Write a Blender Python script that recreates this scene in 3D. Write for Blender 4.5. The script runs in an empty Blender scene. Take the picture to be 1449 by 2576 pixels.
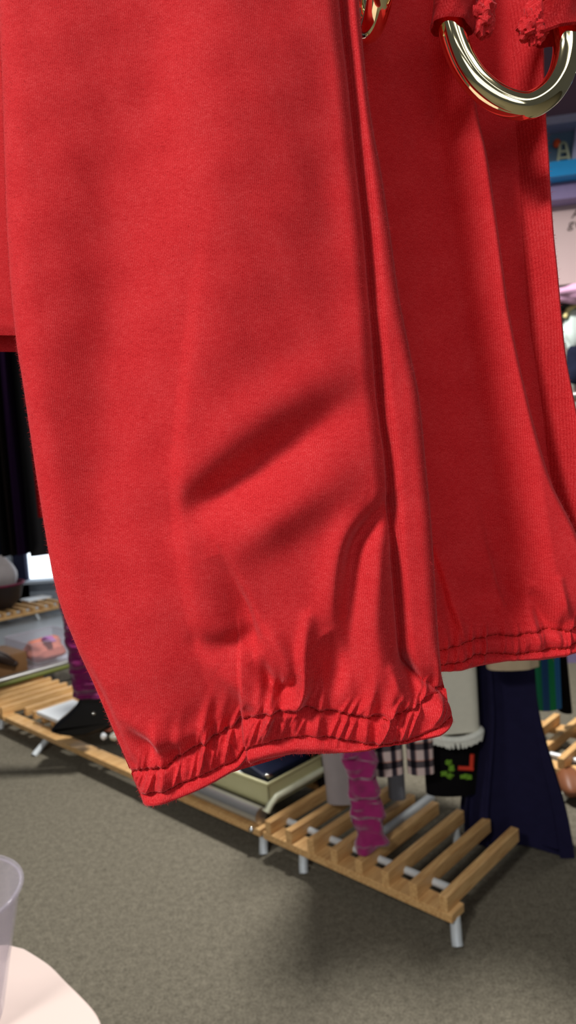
import bpy, bmesh, math, random
import numpy as np
from mathutils import Vector, Matrix, noise
random.seed(7); rng = np.random.default_rng(7)
S = bpy.context.scene
COL = S.collection
PI = math.pi

# ------------------------------------------------------------------ camera
W, H, F = 1449, 2576, 1750.0
RHO, PIT = math.radians(4.0), math.radians(4.0)
CAM = np.array([0, 0, 1.4])
fw = np.array([0, math.cos(PIT), -math.sin(PIT)])
R0 = np.array([1.0, 0, 0]); U0 = np.cross(R0, fw)
cr = math.cos(RHO)*R0 - math.sin(RHO)*U0
cu = math.sin(RHO)*R0 + math.cos(RHO)*U0
def ray(x, y): return fw + cr*(x - W/2)/F - cu*(y - H/2)/F
def at_z(x, y, z):
    d = ray(x, y); return CAM + d*((z - CAM[2])/d[2])
def at_y(x, y, Y):
    d = ray(x, y); return CAM + d*(Y/d[1])
cam = bpy.data.cameras.new('camera'); camo = bpy.data.objects.new('camera', cam); COL.objects.link(camo)
cam.sensor_fit = 'VERTICAL'; cam.sensor_height = 36.0; cam.lens = F/H*36.0
cam.clip_start = 0.01; cam.clip_end = 100
cam.dof.use_dof = True; cam.dof.focus_distance = 0.315; cam.dof.aperture_fstop = 15.0
M4 = Matrix(((cr[0], cu[0], -fw[0], CAM[0]), (cr[1], cu[1], -fw[1], CAM[1]), (cr[2], cu[2], -fw[2], CAM[2]), (0, 0, 0, 1)))
camo.matrix_world = M4
S.camera = camo

# ------------------------------------------------------------------ materials
def nt(name):
    m = bpy.data.materials.new(name); m.use_nodes = True
    n = m.node_tree.nodes; n.clear()
    out = n.new('ShaderNodeOutputMaterial'); b = n.new('ShaderNodeBsdfPrincipled')
    m.node_tree.links.new(b.outputs[0], out.inputs[0])
    return m, n, m.node_tree.links, b
def rgb(h):   # sRGB 0-255 to linear
    f = lambda c: (c/12.92 if c <= 0.04045 else ((c+0.055)/1.055)**2.4)
    return tuple(f(c/255.0) for c in h) + (1.0,)
def simple(name, col, rough=0.6, metal=0.0, var=0.12, scale=30, bump=0.0, sheen=0.0, spec=0.4, trans=0.0, ior=1.45):
    m, n, l, b = nt(name)
    c = rgb(col) if max(col) > 1.5 else tuple(col)+(1.0,)
    tc = n.new('ShaderNodeTexCoord'); no = n.new('ShaderNodeTexNoise')
    no.inputs['Scale'].default_value = scale; no.inputs['Detail'].default_value = 4
    l.new(tc.outputs['Object'], no.inputs['Vector'])
    mx = n.new('ShaderNodeMix'); mx.data_type = 'RGBA'
    mx.inputs['A'].default_value = tuple(v*(1-var) for v in c[:3])+(1,)
    mx.inputs['B'].default_value = tuple(min(1, v*(1+var)) for v in c[:3])+(1,)
    l.new(no.outputs['Fac'], mx.inputs['Factor']); l.new(mx.outputs['Result'], b.inputs['Base Color'])
    b.inputs['Roughness'].default_value = rough; b.inputs['Metallic'].default_value = metal
    b.inputs['Specular IOR Level'].default_value = spec
    if sheen: b.inputs['Sheen Weight'].default_value = sheen; b.inputs['Sheen Roughness'].default_value = 0.5
    if trans: b.inputs['Transmission Weight'].default_value = trans; b.inputs['IOR'].default_value = ior
    if bump:
        bp = n.new('ShaderNodeBump'); bp.inputs['Strength'].default_value = bump; bp.inputs['Distance'].default_value = 0.003
        l.new(no.outputs['Fac'], bp.inputs['Height']); l.new(bp.outputs[0], b.inputs['Normal'])
    return m
def emit(name, col, strength):
    m = bpy.data.materials.new(name); m.use_nodes = True
    n = m.node_tree.nodes; n.clear(); out = n.new('ShaderNodeOutputMaterial'); e = n.new('ShaderNodeEmission')
    e.inputs[0].default_value = rgb(col); e.inputs[1].default_value = strength
    m.node_tree.links.new(e.outputs[0], out.inputs[0]); return m

def red_fabric():
    m, n, l, b = nt('red_brushed_jersey')
    uv = n.new('ShaderNodeUVMap')
    def noise_tex(scale, sx, sy, detail=3, rough=0.6):
        mp = n.new('ShaderNodeMapping'); mp.inputs['Scale'].default_value = (sx, sy, 1)
        l.new(uv.outputs[0], mp.inputs['Vector'])
        t = n.new('ShaderNodeTexNoise'); t.inputs['Scale'].default_value = scale
        t.inputs['Detail'].default_value = detail; t.inputs['Roughness'].default_value = rough
        l.new(mp.outputs[0], t.inputs['Vector']); return t
    fine = noise_tex(2600, 1.0, 0.5)          # fibre specks, drawn out along the knit
    mid = noise_tex(420, 0.8, 1.3, 4)        # brushed mottling across the knit
    big = noise_tex(60, 1, 1, 3)
    mpw = n.new('ShaderNodeMapping'); mpw.inputs['Rotation'].default_value = (0, 0, math.radians(-5))
    l.new(uv.outputs[0], mpw.inputs['Vector'])
    wv = n.new('ShaderNodeTexWave'); wv.wave_type = 'BANDS'; wv.bands_direction = 'X'
    wv.inputs['Scale'].default_value = 2*PI/(20*0.00085); wv.inputs['Distortion'].default_value = 1.6
    wv.inputs['Detail'].default_value = 1.5; wv.inputs['Detail Scale'].default_value = 1.2
    l.new(mpw.outputs[0], wv.inputs['Vector'])
    def math_(op, a, bb):
        q = n.new('ShaderNodeMath'); q.operation = op
        for i, v in enumerate((a, bb)):
            if isinstance(v, (int, float)): q.inputs[i].default_value = v
            else: l.new(v, q.inputs[i])
        return q.outputs[0]
    s = math_('MULTIPLY', fine.outputs['Fac'], 0.62)
    s = math_('ADD', s, math_('MULTIPLY', mid.outputs['Fac'], 0.22))
    s = math_('ADD', s, math_('MULTIPLY', big.outputs['Fac'], 0.16))
    s = math_('ADD', s, math_('MULTIPLY', wv.outputs['Fac'], 0.09))
    ra = n.new('ShaderNodeValToRGB')
    e = ra.color_ramp.elements
    e[0].position = 0.36; e[0].color = RED_D
    e[1].position = 0.82; e[1].color = RED_L
    x = ra.color_ramp.elements.new(0.56); x.color = RED_M
    l.new(s, ra.inputs[0]); l.new(ra.outputs[0], b.inputs['Base Color'])
    b.inputs['Roughness'].default_value = 0.85; b.inputs['Specular IOR Level'].default_value = 0.12
    b.inputs['Sheen Weight'].default_value = 0.38; b.inputs['Sheen Roughness'].default_value = 0.35
    b.inputs['Sheen Tint'].default_value = (1.0, 0.42, 0.45, 1)
    hgt = math_('ADD', math_('MULTIPLY', fine.outputs['Fac'], 0.8), math_('MULTIPLY', wv.outputs['Fac'], 0.20))
    bp = n.new('ShaderNodeBump'); bp.inputs['Strength'].default_value = 0.4; bp.inputs['Distance'].default_value = 0.0004
    l.new(hgt, bp.inputs['Height']); l.new(bp.outputs[0], b.inputs['Normal'])
    return m
RED_D = (0.42, 0.006, 0.011, 1); RED_M = (0.64, 0.026, 0.031, 1); RED_L = (0.78, 0.100, 0.105, 1)

def wood_mat():
    m, n, l, b = nt('pale_pine')
    tc = n.new('ShaderNodeTexCoord'); mp = n.new('ShaderNodeMapping'); mp.inputs['Scale'].default_value = (4, 40, 40)
    l.new(tc.outputs['Object'], mp.inputs['Vector'])
    no = n.new('ShaderNodeTexNoise'); no.inputs['Scale'].default_value = 3; no.inputs['Detail'].default_value = 5
    l.new(mp.outputs[0], no.inputs['Vector'])
    ra = n.new('ShaderNodeValToRGB'); e = ra.color_ramp.elements
    e[0].position = 0.3; e[0].color = rgb((184, 136, 82)); e[1].position = 0.7; e[1].color = rgb((222, 182, 124))
    l.new(no.outputs['Fac'], ra.inputs[0]); l.new(ra.outputs[0], b.inputs['Base Color'])
    b.inputs['Roughness'].default_value = 0.5
    return m
def carpet_mat():
    m, n, l, b = nt('grey_olive_carpet')
    tc = n.new('ShaderNodeTexCoord')
    a = n.new('ShaderNodeTexNoise'); a.inputs['Scale'].default_value = 45; a.inputs['Detail'].default_value = 8; a.inputs['Roughness'].default_value = 0.75
    c = n.new('ShaderNodeTexNoise'); c.inputs['Scale'].default_value = 170; c.inputs['Detail'].default_value = 3
    for t in (a, c): l.new(tc.outputs['Object'], t.inputs['Vector'])
    ad = n.new('ShaderNodeMath'); ad.operation = 'ADD'; l.new(a.outputs['Fac'], ad.inputs[0]); l.new(c.outputs['Fac'], ad.inputs[1])
    ra = n.new('ShaderNodeValToRGB'); e = ra.color_ramp.elements
    hf = n.new('ShaderNodeMath'); hf.operation = 'MULTIPLY'; hf.inputs[1].default_value = 0.5; l.new(ad.outputs[0], hf.inputs[0])
    e[0].position = 0.36; e[0].color = rgb((76, 72, 62)); e[1].position = 0.64; e[1].color = rgb((124, 118, 104))
    l.new(hf.outputs[0], ra.inputs[0]); l.new(ra.outputs[0], b.inputs['Base Color'])
    b.inputs['Roughness'].default_value = 0.95; b.inputs['Specular IOR Level'].default_value = 0.1
    bp = n.new('ShaderNodeBump'); bp.inputs['Strength'].default_value = 0.4; bp.inputs['Distance'].default_value = 0.004
    l.new(c.outputs['Fac'], bp.inputs['Height']); l.new(bp.outputs[0], b.inputs['Normal'])
    return m
def bands_mat(name, stops_x, stops_y=None, scale_x=1.0, scale_y=1.0):
    """woven bands across the UV; stops are (pos, colour, ...) constant ramps; x and y multiply"""
    m, n, l, b = nt(name)
    uv = n.new('ShaderNodeUVMap'); sp = n.new('ShaderNodeSeparateXYZ'); l.new(uv.outputs[0], sp.inputs[0])
    def ramp(axis, stops, sc):
        mu = n.new('ShaderNodeMath'); mu.operation = 'MULTIPLY'; mu.inputs[1].default_value = sc; l.new(sp.outputs[axis], mu.inputs[0])
        fr = n.new('ShaderNodeMath'); fr.operation = 'FRACT'; l.new(mu.outputs[0], fr.inputs[0])
        ra = n.new('ShaderNodeValToRGB'); ra.color_ramp.interpolation = 'CONSTANT'
        e = ra.color_ramp.elements
        e[0].position = stops[0][0]; e[0].color = rgb(stops[0][1]); e[1].position = stops[1][0]; e[1].color = rgb(stops[1][1])
        for p, c in stops[2:]:
            q = e.new(p); q.color = rgb(c)
        l.new(fr.outputs[0], ra.inputs[0]); return ra.outputs[0]
    cx = ramp(0, stops_x, scale_x)
    if stops_y:
        cy = ramp(1, stops_y, scale_y)
        mx = n.new('ShaderNodeMix'); mx.data_type = 'RGBA'; mx.blend_type = 'MULTIPLY'; mx.inputs['Factor'].default_value = 1
        l.new(cx, mx.inputs['A']); l.new(cy, mx.inputs['B']); cx = mx.outputs['Result']
    l.new(cx, b.inputs['Base Color']); b.inputs['Roughness'].default_value = 0.85; b.inputs['Specular IOR Level'].default_value = 0.1
    return m

RED = red_fabric()
FUZZ = simple('red_fibre', (198, 52, 58), 0.9, sheen=0.3, spec=0.1)
THREAD = simple('red_thread', (150, 24, 18), 0.8, spec=0.1)
GOLD = simple('pale_gold_metal', (0.93, 0.83, 0.50), 0.07, 1.0, var=0.06, scale=300)
WOOD = wood_mat(); CARPET = carpet_mat()
SILVER = simple('brushed_silver', (200, 198, 196), 0.3, 0.9, var=0.08, scale=60)
WHITEMETAL = simple('white_enamel_metal', (205, 212, 216), 0.35, 0.15)
CHROME = simple('chrome', (235, 235, 235), 0.05, 1.0)
NAVY = simple('navy_cloth', (29, 27, 54), 0.9, var=0.25, scale=25, bump=0.15, spec=0.1)
INK = simple('ink_blue_denim', (30, 33, 52), 0.9, var=0.3, scale=40, spec=0.1)
BLACKC = simple('black_cloth', (10, 9, 11), 0.9, spec=0.1)
BROWNBLK = simple('brown_black_cloth', (22, 15, 14), 0.9, spec=0.1)
PURPLED = simple('dark_purple_cloth', (34, 14, 44), 0.9, spec=0.1)
DKRED = simple('dark_red_cloth', (130, 8, 12), 0.9, spec=0.1)
TEAL = simple('dark_teal_cloth', (22, 34, 48), 0.9, spec=0.1)
MAGENTA = simple('magenta_pile', (138, 30, 90), 0.95, var=0.35, scale=45, bump=0.9, sheen=0.6, spec=0.1)
PLUM = simple('plum_pile', (110, 14, 78), 0.95, var=0.4, scale=45, bump=0.9, sheen=0.4, spec=0.1)
MAROON = simple('maroon_cloth', (96, 16, 46), 0.9, var=0.4, scale=40)
GREYC = simple('grey_cloth', (150, 142, 142), 0.7, var=0.15, scale=20)
GREYB = simple('blue_grey_knit', (118, 120, 126), 0.85, var=0.15, scale=60)
CREAMC = simple('cream_felt', (208, 206, 190), 0.9, var=0.06, scale=40, spec=0.1)
FRINGE = simple('cream_fringe', (222, 224, 214), 0.95, var=0.2, scale=120, bump=0.8)
BEIGEC = simple('beige_cloth', (178, 160, 132), 0.9, var=0.1, spec=0.1)
ORANGEC = simple('orange_cloth', (222, 80, 34), 0.8)
GREENE = simple('green_thread', (96, 140, 30), 0.8, var=0.3)
REDE = simple('red_braid', (200, 52, 30), 0.8)
PLAID = bands_mat('black_white_plaid', [(0, (214, 200, 198)), (0.25, (120, 112, 118)), (0.30, (58, 54, 64)), (0.60, (120, 112, 118)), (0.66, (190, 150, 140)), (0.70, (214, 200, 198))],
                  [(0, (235, 226, 222)), (0.42, (96, 94, 100)), (0.80, (220, 170, 150)), (0.86, (235, 228, 224))], 22.0, 17.0)
BGSTRIPE = bands_mat('blue_green_stripe', [(0, (20, 92, 62)), (0.3, (34, 70, 116)), (0.5, (26, 120, 76)), (0.7, (40, 96, 150)), (0.95, (18, 52, 40))], None, 7.0)
LEATHER = simple('black_leather', (16, 16, 20), 0.32, var=0.3, scale=20, bump=0.3)
BROWN = simple('brown_board', (104, 72, 40), 0.7, var=0.1, scale=14)
DKBROWN = simple('dark_brown_leather', (34, 20, 14), 0.5)
CORAL = simple('coral_cloth', (214, 132, 112), 0.8, var=0.2)
LILAC = simple('lilac_cloth', (176, 120, 180), 0.8)
OLIVE = simple('olive_tube', (98, 104, 44), 0.5)
PAPER = simple('white_card', (236, 240, 244), 0.5, var=0.02)
CREAMP = simple('cream_plastic', (188, 184, 140), 0.35, var=0.05)
BLUEC = simple('blue_cloth', (44, 72, 150), 0.8, var=0.25)
NAVYP = simple('navy_package', (28, 34, 58), 0.3, var=0.3)
def clear_mat(name, col, rough=0.05, ior=1.2, mixf=0.75):
    """thin clear plastic: part transparent, part glossy and faintly milky"""
    m = bpy.data.materials.new(name); m.use_nodes = True; n = m.node_tree.nodes; l = m.node_tree.links; n.clear()
    out = n.new('ShaderNodeOutputMaterial'); t = n.new('ShaderNodeBsdfTransparent'); p = n.new('ShaderNodeBsdfPrincipled')
    t.inputs[0].default_value = (0.97, 0.96, 0.97, 1)
    p.inputs['Base Color'].default_value = rgb(col); p.inputs['Roughness'].default_value = rough
    no = n.new('ShaderNodeTexNoise'); no.inputs['Scale'].default_value = 9
    lw = n.new('ShaderNodeLayerWeight'); lw.inputs[0].default_value = 0.35
    mr = n.new('ShaderNodeMapRange'); mr.inputs['To Min'].default_value = 1-mixf; mr.inputs['To Max'].default_value = min(1.0, 1-mixf+0.35)
    l.new(lw.outputs['Facing'], mr.inputs['Value'])
    ms = n.new('ShaderNodeMixShader'); l.new(mr.outputs[0], ms.inputs[0]); l.new(t.outputs[0], ms.inputs[1]); l.new(p.outputs[0], ms.inputs[2])
    l.new(ms.outputs[0], out.inputs[0]); return m
CLEAR = clear_mat('clear_plastic', (205, 200, 214), mixf=.93)
PINKTOP = simple('pale_pink_laminate', (226, 206, 197), 0.45, var=0.03, scale=6)
WALLB = simple('blue_grey_wall', (150, 160, 172), 0.7, var=0.03, scale=4)
WALLR = simple('warm_grey_wall', (150, 146, 140), 0.8, var=0.04, scale=4)
MAUVE = simple('mauve_panel', (128, 98, 116), 0.25, var=0.08, scale=3)
LAVENDER = simple('lavender_trim', (172, 170, 198), 0.5)
SLATE = simple('slate_blue_board', (92, 116, 138), 0.6, var=0.1, scale=8)
POSTER = simple('rose_beige_poster', (184, 162, 160), 0.6, var=0.03, scale=5)
BLUE = simple('bright_blue_edge', (36, 132, 190), 0.4, var=0.05)
MAUVEG = simple('mauve_grey_edge', (124, 110, 146), 0.6)
INKT = simple('dark_ink', (70, 52, 52), 0.7)
PALEGREEN = simple('pale_green_letter', (164, 168, 142), 0.6)
WHITEP = simple('white_paint', (210, 208, 214), 0.5, var=0.03)
PINKC = simple('pink_cloth', (222, 172, 206), 0.85, var=0.25, scale=18)
PLUSHM = simple('pale_blue_plush', (206, 220, 216), 0.95, var=0.25, scale=26, bump=0.6)
YELLOWC = simple('pale_yellow_trim', (232, 214, 150), 0.8)
BLACKP = simple('black_paint', (24, 24, 30), 0.5)

# ------------------------------------------------------------------ object helpers
def tag(o, label=None, cat=None, group=None, kind=None):
    if label: o['label'] = label
    if cat: o['category'] = cat
    if group: o['group'] = group
    if kind: o['kind'] = kind
    return o
def empty(name, loc, rz=0.0, **k):
    o = bpy.data.objects.new(name, None); COL.objects.link(o); o.location = Vector(loc); o.rotation_euler = (0, 0, rz)
    o.empty_display_size = 0.05
    return tag(o, **k)
def link(name, me, mat, parent=None, smooth=False):
    o = bpy.data.objects.new(name, me); COL.objects.link(o)
    if mat: me.materials.append(mat)
    if smooth: me.polygons.foreach_set('use_smooth', [True]*len(me.polygons))
    if parent: o.parent = parent
    return o
class MB:
    def __init__(s): s.bm = bmesh.new()
    def box(s, c, size, rz=0.0, bev=0.0, rot=None):
        m = (Matrix.Translation(Vector(c)) @ (rot if rot is not None else Matrix.Rotation(rz, 4, 'Z')) @ Matrix.Diagonal(Vector((*size, 1))))
        g = bmesh.ops.create_cube(s.bm, size=1.0, matrix=m)
        if bev:
            es = list({e for v in g['verts'] for e in v.link_edges})
            bmesh.ops.bevel(s.bm, geom=es, offset=bev, segments=2, affect='EDGES', profile=0.6)
        return s
    def ball(s, c, size, u=20, v=14, rot=None):
        m = Matrix.Translation(Vector(c)) @ (rot if rot is not None else Matrix()) @ Matrix.Diagonal(Vector((*size, 1)))
        bmesh.ops.create_uvsphere(s.bm, u_segments=u, v_segments=v, radius=1.0, matrix=m); return s
    def tube(s, pts, r, n=14, closed=False, flat=1.0, cap=True):
        pts = [Vector(p) for p in pts]; k = len(pts); rings = []
        rs = r if hasattr(r, '__len__') else [r]*k
        up = Vector((0, 0, 1)); prev = None
        for i, p in enumerate(pts):
            if closed: t = pts[(i+1) % k] - pts[i-1]
            else: t = pts[min(i+1, k-1)] - pts[max(i-1, 0)]
            t.normalize()
            if prev is None:
                a = Vector((0, 0, 1)) if abs(t.z) < 0.9 else Vector((1, 0, 0))
                nrm = (a - t*a.dot(t)).normalized()
            else: nrm = (prev - t*prev.dot(t)).normalized()
            prev = nrm; bn = t.cross(nrm)
            rings.append([s.bm.verts.new(p + nrm*math.cos(2*PI*j/n)*rs[i] + bn*math.sin(2*PI*j/n)*rs[i]*flat) for j in range(n)])
        for i in range(k if closed else k-1):
            A, B = rings[i], rings[(i+1) % k]
            for j in range(n): s.bm.faces.new((A[j], A[(j+1) % n], B[(j+1) % n], B[j]))
        if cap and not closed:
            s.bm.faces.new(list(reversed(rings[0]))); s.bm.faces.new(rings[-1])
        return s
    def lathe(s, prof, c=(0, 0, 0), n=48):
        c = Vector(c); rings = []
        for r, z in prof:
            rings.append([s.bm.verts.new(c + Vector((r*math.cos(2*PI*j/n), r*math.sin(2*PI*j/n), z))) for j in range(n)])
        for A, B in zip(rings, rings[1:]):
            for j in range(n): s.bm.faces.new((A[j], A[(j+1) % n], B[(j+1) % n], B[j]))
        return s
    def prism(s, poly, z0, z1, bev=0.0):
        a = [s.bm.verts.new((x, y, z0)) for x, y in poly]; b = [s.bm.verts.new((x, y, z1)) for x, y in poly]
        n = len(poly); fs = [s.bm.faces.new(list(reversed(a))), s.bm.faces.new(b)]
        for i in range(n): fs.append(s.bm.faces.new((a[i], a[(i+1) % n], b[(i+1) % n], b[i])))
        bmesh.ops.recalc_face_normals(s.bm, faces=fs)
        if bev:
            es = list({e for f in fs[:2] for e in f.edges})
            bmesh.ops.bevel(s.bm, geom=es, offset=bev, segments=3, affect='EDGES', profile=0.6)
        return s
    def xf(s, m): s.bm.transform(m); return s
    def build(s, name, mat, parent=None, smooth=False):
        me = bpy.data.meshes.new(name); s.bm.normal_update(); s.bm.to_mesh(me); s.bm.free()
        o = link(name, me, mat, parent, smooth)
        if smooth:
            try: me.set_sharp_from_angle(angle=math.radians(45))
            except Exception: pass
        return o
def spline(pts, n, closed=False):
    P = np.array(pts, float); k = len(P); out = []
    for i in range(k if closed else k-1):
        p0, p1, p2, p3 = (P[(i-1) % k], P[i], P[(i+1) % k], P[(i+2) % k]) if closed else (P[max(i-1, 0)], P[i], P[i+1], P[min(i+2, k-1)])
        for t in np.linspace(0, 1, n, endpoint=False):
            out.append(0.5*((2*p1) + (-p0+p2)*t + (2*p0-5*p1+4*p2-p3)*t*t + (-p0+3*p1-3*p2+p3)*t**3))
    if not closed: out.append(P[-1])
    return np.array(out)
def smoothstep(a, b, x):
    t = np.clip((x-a)/(b-a), 0, 1); return t*t*(3-2*t)
def curve_x(pts):
    P = np.array(spline(pts, 12)); ys = P[:, 1]; o = np.argsort(ys)
    return lambda y: np.interp(y, ys[o], P[o, 0])

# ------------------------------------------------------------------ the red sweatshirt
# A garment panel is laid out in millimetre-like units on its own upright plane (x right, y down) and given its relief by
# the folds below; one unit is D/F metres at the plane's distance D.
def resample(poly, n):
    P = np.array(poly, float); d = np.r_[0, np.cumsum(np.hypot(*np.diff(P, axis=0).T))]; t = np.linspace(0, d[-1], n)
    return np.c_[np.interp(t, d, P[:, 0]), np.interp(t, d, P[:, 1])]
def coons(top, bot, left, right, nu, nv):
    T, B = resample(top, nu), resample(bot, nu); L, R = resample(left, nv), resample(right, nv)
    u = np.linspace(0, 1, nu)[None, :, None]; v = np.linspace(0, 1, nv)[:, None, None]
    P = (1-v)*T[None] + v*B[None] + (1-u)*L[:, None] + u*R[:, None]
    P -= (1-u)*(1-v)*T[0] + u*(1-v)*T[-1] + (1-u)*v*B[0] + u*v*B[-1]
    return P
def pillow(d, r):
    t = np.clip(d/r, 0, 1); return np.sqrt(np.clip(1-(1-t)**2, 0, 1))
def fold(X, Y, pts, wl, wr):
    """relief of one crease: pts = (x, y, amplitude), travelling down the cloth; wl / wr = widths on its left / right"""
    P = np.array(pts, float)
    m = max(wl, wr)*3.0
    x0, x1, y0, y1 = P[:, 0].min()-m, P[:, 0].max()+m, P[:, 1].min()-m, P[:, 1].max()+m
    out = np.zeros_like(X); sel = (X > x0) & (X < x1) & (Y > y0) & (Y < y1)
    if not sel.any(): return out
    q = spline(P, 6); x, y = X[sel], Y[sel]
    best = np.full(x.shape, 1e18); am = np.zeros(x.shape); sg = np.zeros(x.shape)
    for a, b in zip(q[:-1], q[1:]):
        ex, ey = b[0]-a[0], b[1]-a[1]; L2 = ex*ex+ey*ey+1e-9
        t = np.clip(((x-a[0])*ex + (y-a[1])*ey)/L2, 0, 1)
        dx, dy = x-a[0]-t*ex, y-a[1]-t*ey; d2 = dx*dx+dy*dy
        k = d2 < best
        best[k] = d2[k]; am[k] = (a[2] + t*(b[2]-a[2]))[k]; sg[k] = (ex*dy-ey*dx)[k]
    w = np.where(sg > 0, wl, wr); s = best/(w*w)
    out[sel] = am*np.exp(-s); return out
def seam_dist(X, Y, poly):
    P = np.array(poly, float); yy = np.interp(X, P[:, 0], P[:, 1]); return Y-yy
def to_world(P, hgt, D):
    """x, y, relief -> metres: upright plane facing the camera at distance D, relief towards the camera"""
    X, Y = P[..., 0], P[..., 1]
    d = fw[None] + (X.reshape(-1, 1)-W/2)/F*cr[None] - (Y.reshape(-1, 1)-H/2)/F*cu[None]
    pt = CAM + d*(D/d[:, 1])[:, None]
    pt[:, 1] -= hgt.reshape(-1)*D/F
    return pt.reshape(X.shape+(3,))
def grid_mesh(name, grids, mat, parent, D):
    """grids: list of (world points [nv,nu,3], flat coords [nv,nu,2], flip)"""
    V = []; Fs = []; UV = []; off = 0
    for P, Q, flip in grids:
        nv, nu = P.shape[:2]; V.append(P.reshape(-1, 3)); UV.append(Q.reshape(-1, 2))
        i = np.arange(nv*nu).reshape(nv, nu) + off
        a = np.stack([i[:-1, :-1], i[1:, :-1], i[1:, 1:], i[:-1, 1:]], -1).reshape(-1, 4)
        if flip: a = a[:, ::-1]
        Fs.append(a); off += nv*nu
    V = np.concatenate(V); Fs = np.concatenate(Fs); UV = np.concatenate(UV)
    me = bpy.data.meshes.new(name); me.vertices.add(len(V)); me.vertices.foreach_set('co', V.astype(np.float32).ravel())
    nf = len(Fs); me.loops.add(nf*4); me.loops.foreach_set('vertex_index', Fs.astype(np.int32).ravel())
    me.polygons.add(nf); me.polygons.foreach_set('loop_start', np.arange(0, nf*4, 4, dtype=np.int32))
    try: me.polygons.foreach_set('loop_total', np.full(nf, 4, dtype=np.int32))
    except Exception: pass
    me.polygons.foreach_set('use_smooth', np.ones(nf, dtype=bool))
    ul = me.uv_layers.new(name='UVMap'); uvs = UV[Fs.ravel()]*np.array([1, -1])*D/F
    ul.data.foreach_set('uv', uvs.astype(np.float32).ravel())
    me.update(calc_edges=True); me.validate()
    return link(name, me, mat, parent)
def gathers(X, u, seed, n, amp):
    r = np.random.default_rng(seed); c = np.sort(r.uniform(0, 1, n)); out = np.zeros_like(u)
    for ci in c: out += r.uniform(0.4, 1)*np.exp(-((u-ci)/(0.28/n))**2)
    return amp*(out-0.6)

garment = empty('red_sweatshirt', at_y(500, 900, 0.40), label='red brushed cotton sweatshirt hanging in front, gathered sleeve cuffs and gold ring links', cat='sweatshirt')
def add(o): # keep world placement under the garment's Empty
    o.parent = garment; o.matrix_parent_inverse = Matrix.Translation(garment.location).inverted(); return o
def add_to(o, p):
    o.parent = p; return o

# ---- near sleeve
DL = 0.315
L_pts = [(-60, -900), (-30, -400), (-4, 0), (6, 200), (12, 400), (22, 650), (40, 850), (60, 980), (98, 1240), (140, 1480), (190, 1620), (240, 1730), (298, 1868), (330, 1945), (362, 2023), (370, 2100)]
R1_pts = [(790, -900), (835, -300), (852, 0), (873, 200), (893, 400), (914, 600), (930, 800), (946, 1000), (965, 1150), (974, 1280), (981, 1400), (993, 1550), (1003, 1640), (1030, 1700), (1068, 1760), (1085, 1850), (1090, 2000)]
R2_pts = [(830, -900), (880, -300), (905, 0), (918, 150), (936, 300), (963, 450), (985, 600), (1006, 750), (1036, 900), (1056, 1000), (1071, 1150), (1085, 1300), (1095, 1450), (1104, 1600), (1112, 1690), (1122, 1735), (1135, 1810), (1150, 2000)]
SEAM = [(330, 1945), (356, 1930), (430, 1908), (461, 1890), (555, 1843), (592, 1822), (612, 1797), (648, 1778), (685, 1765), (766, 1764), (815, 1772), (909, 1787), (989, 1785), (1040, 1762), (1064, 1747), (1122, 1732)]
STITCH2 = [(350, 1993), (368, 1986), (455, 1955), (545, 1925), (598, 1906), (629, 1857), (685, 1840), (747, 1829), (828, 1831), (896, 1846), (958, 1851), (1045, 1834), (1135, 1790)]
HEM = [(362, 2023), (455, 1989), (545, 1955), (598, 1930), (632, 1900), (660, 1888), (735, 1873), (840, 1872), (921, 1863), (1014, 1850), (1095, 1832), (1135, 1810)]
fL, fR1, fR2 = curve_x(L_pts), curve_x(R1_pts), curve_x(R2_pts)
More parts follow.
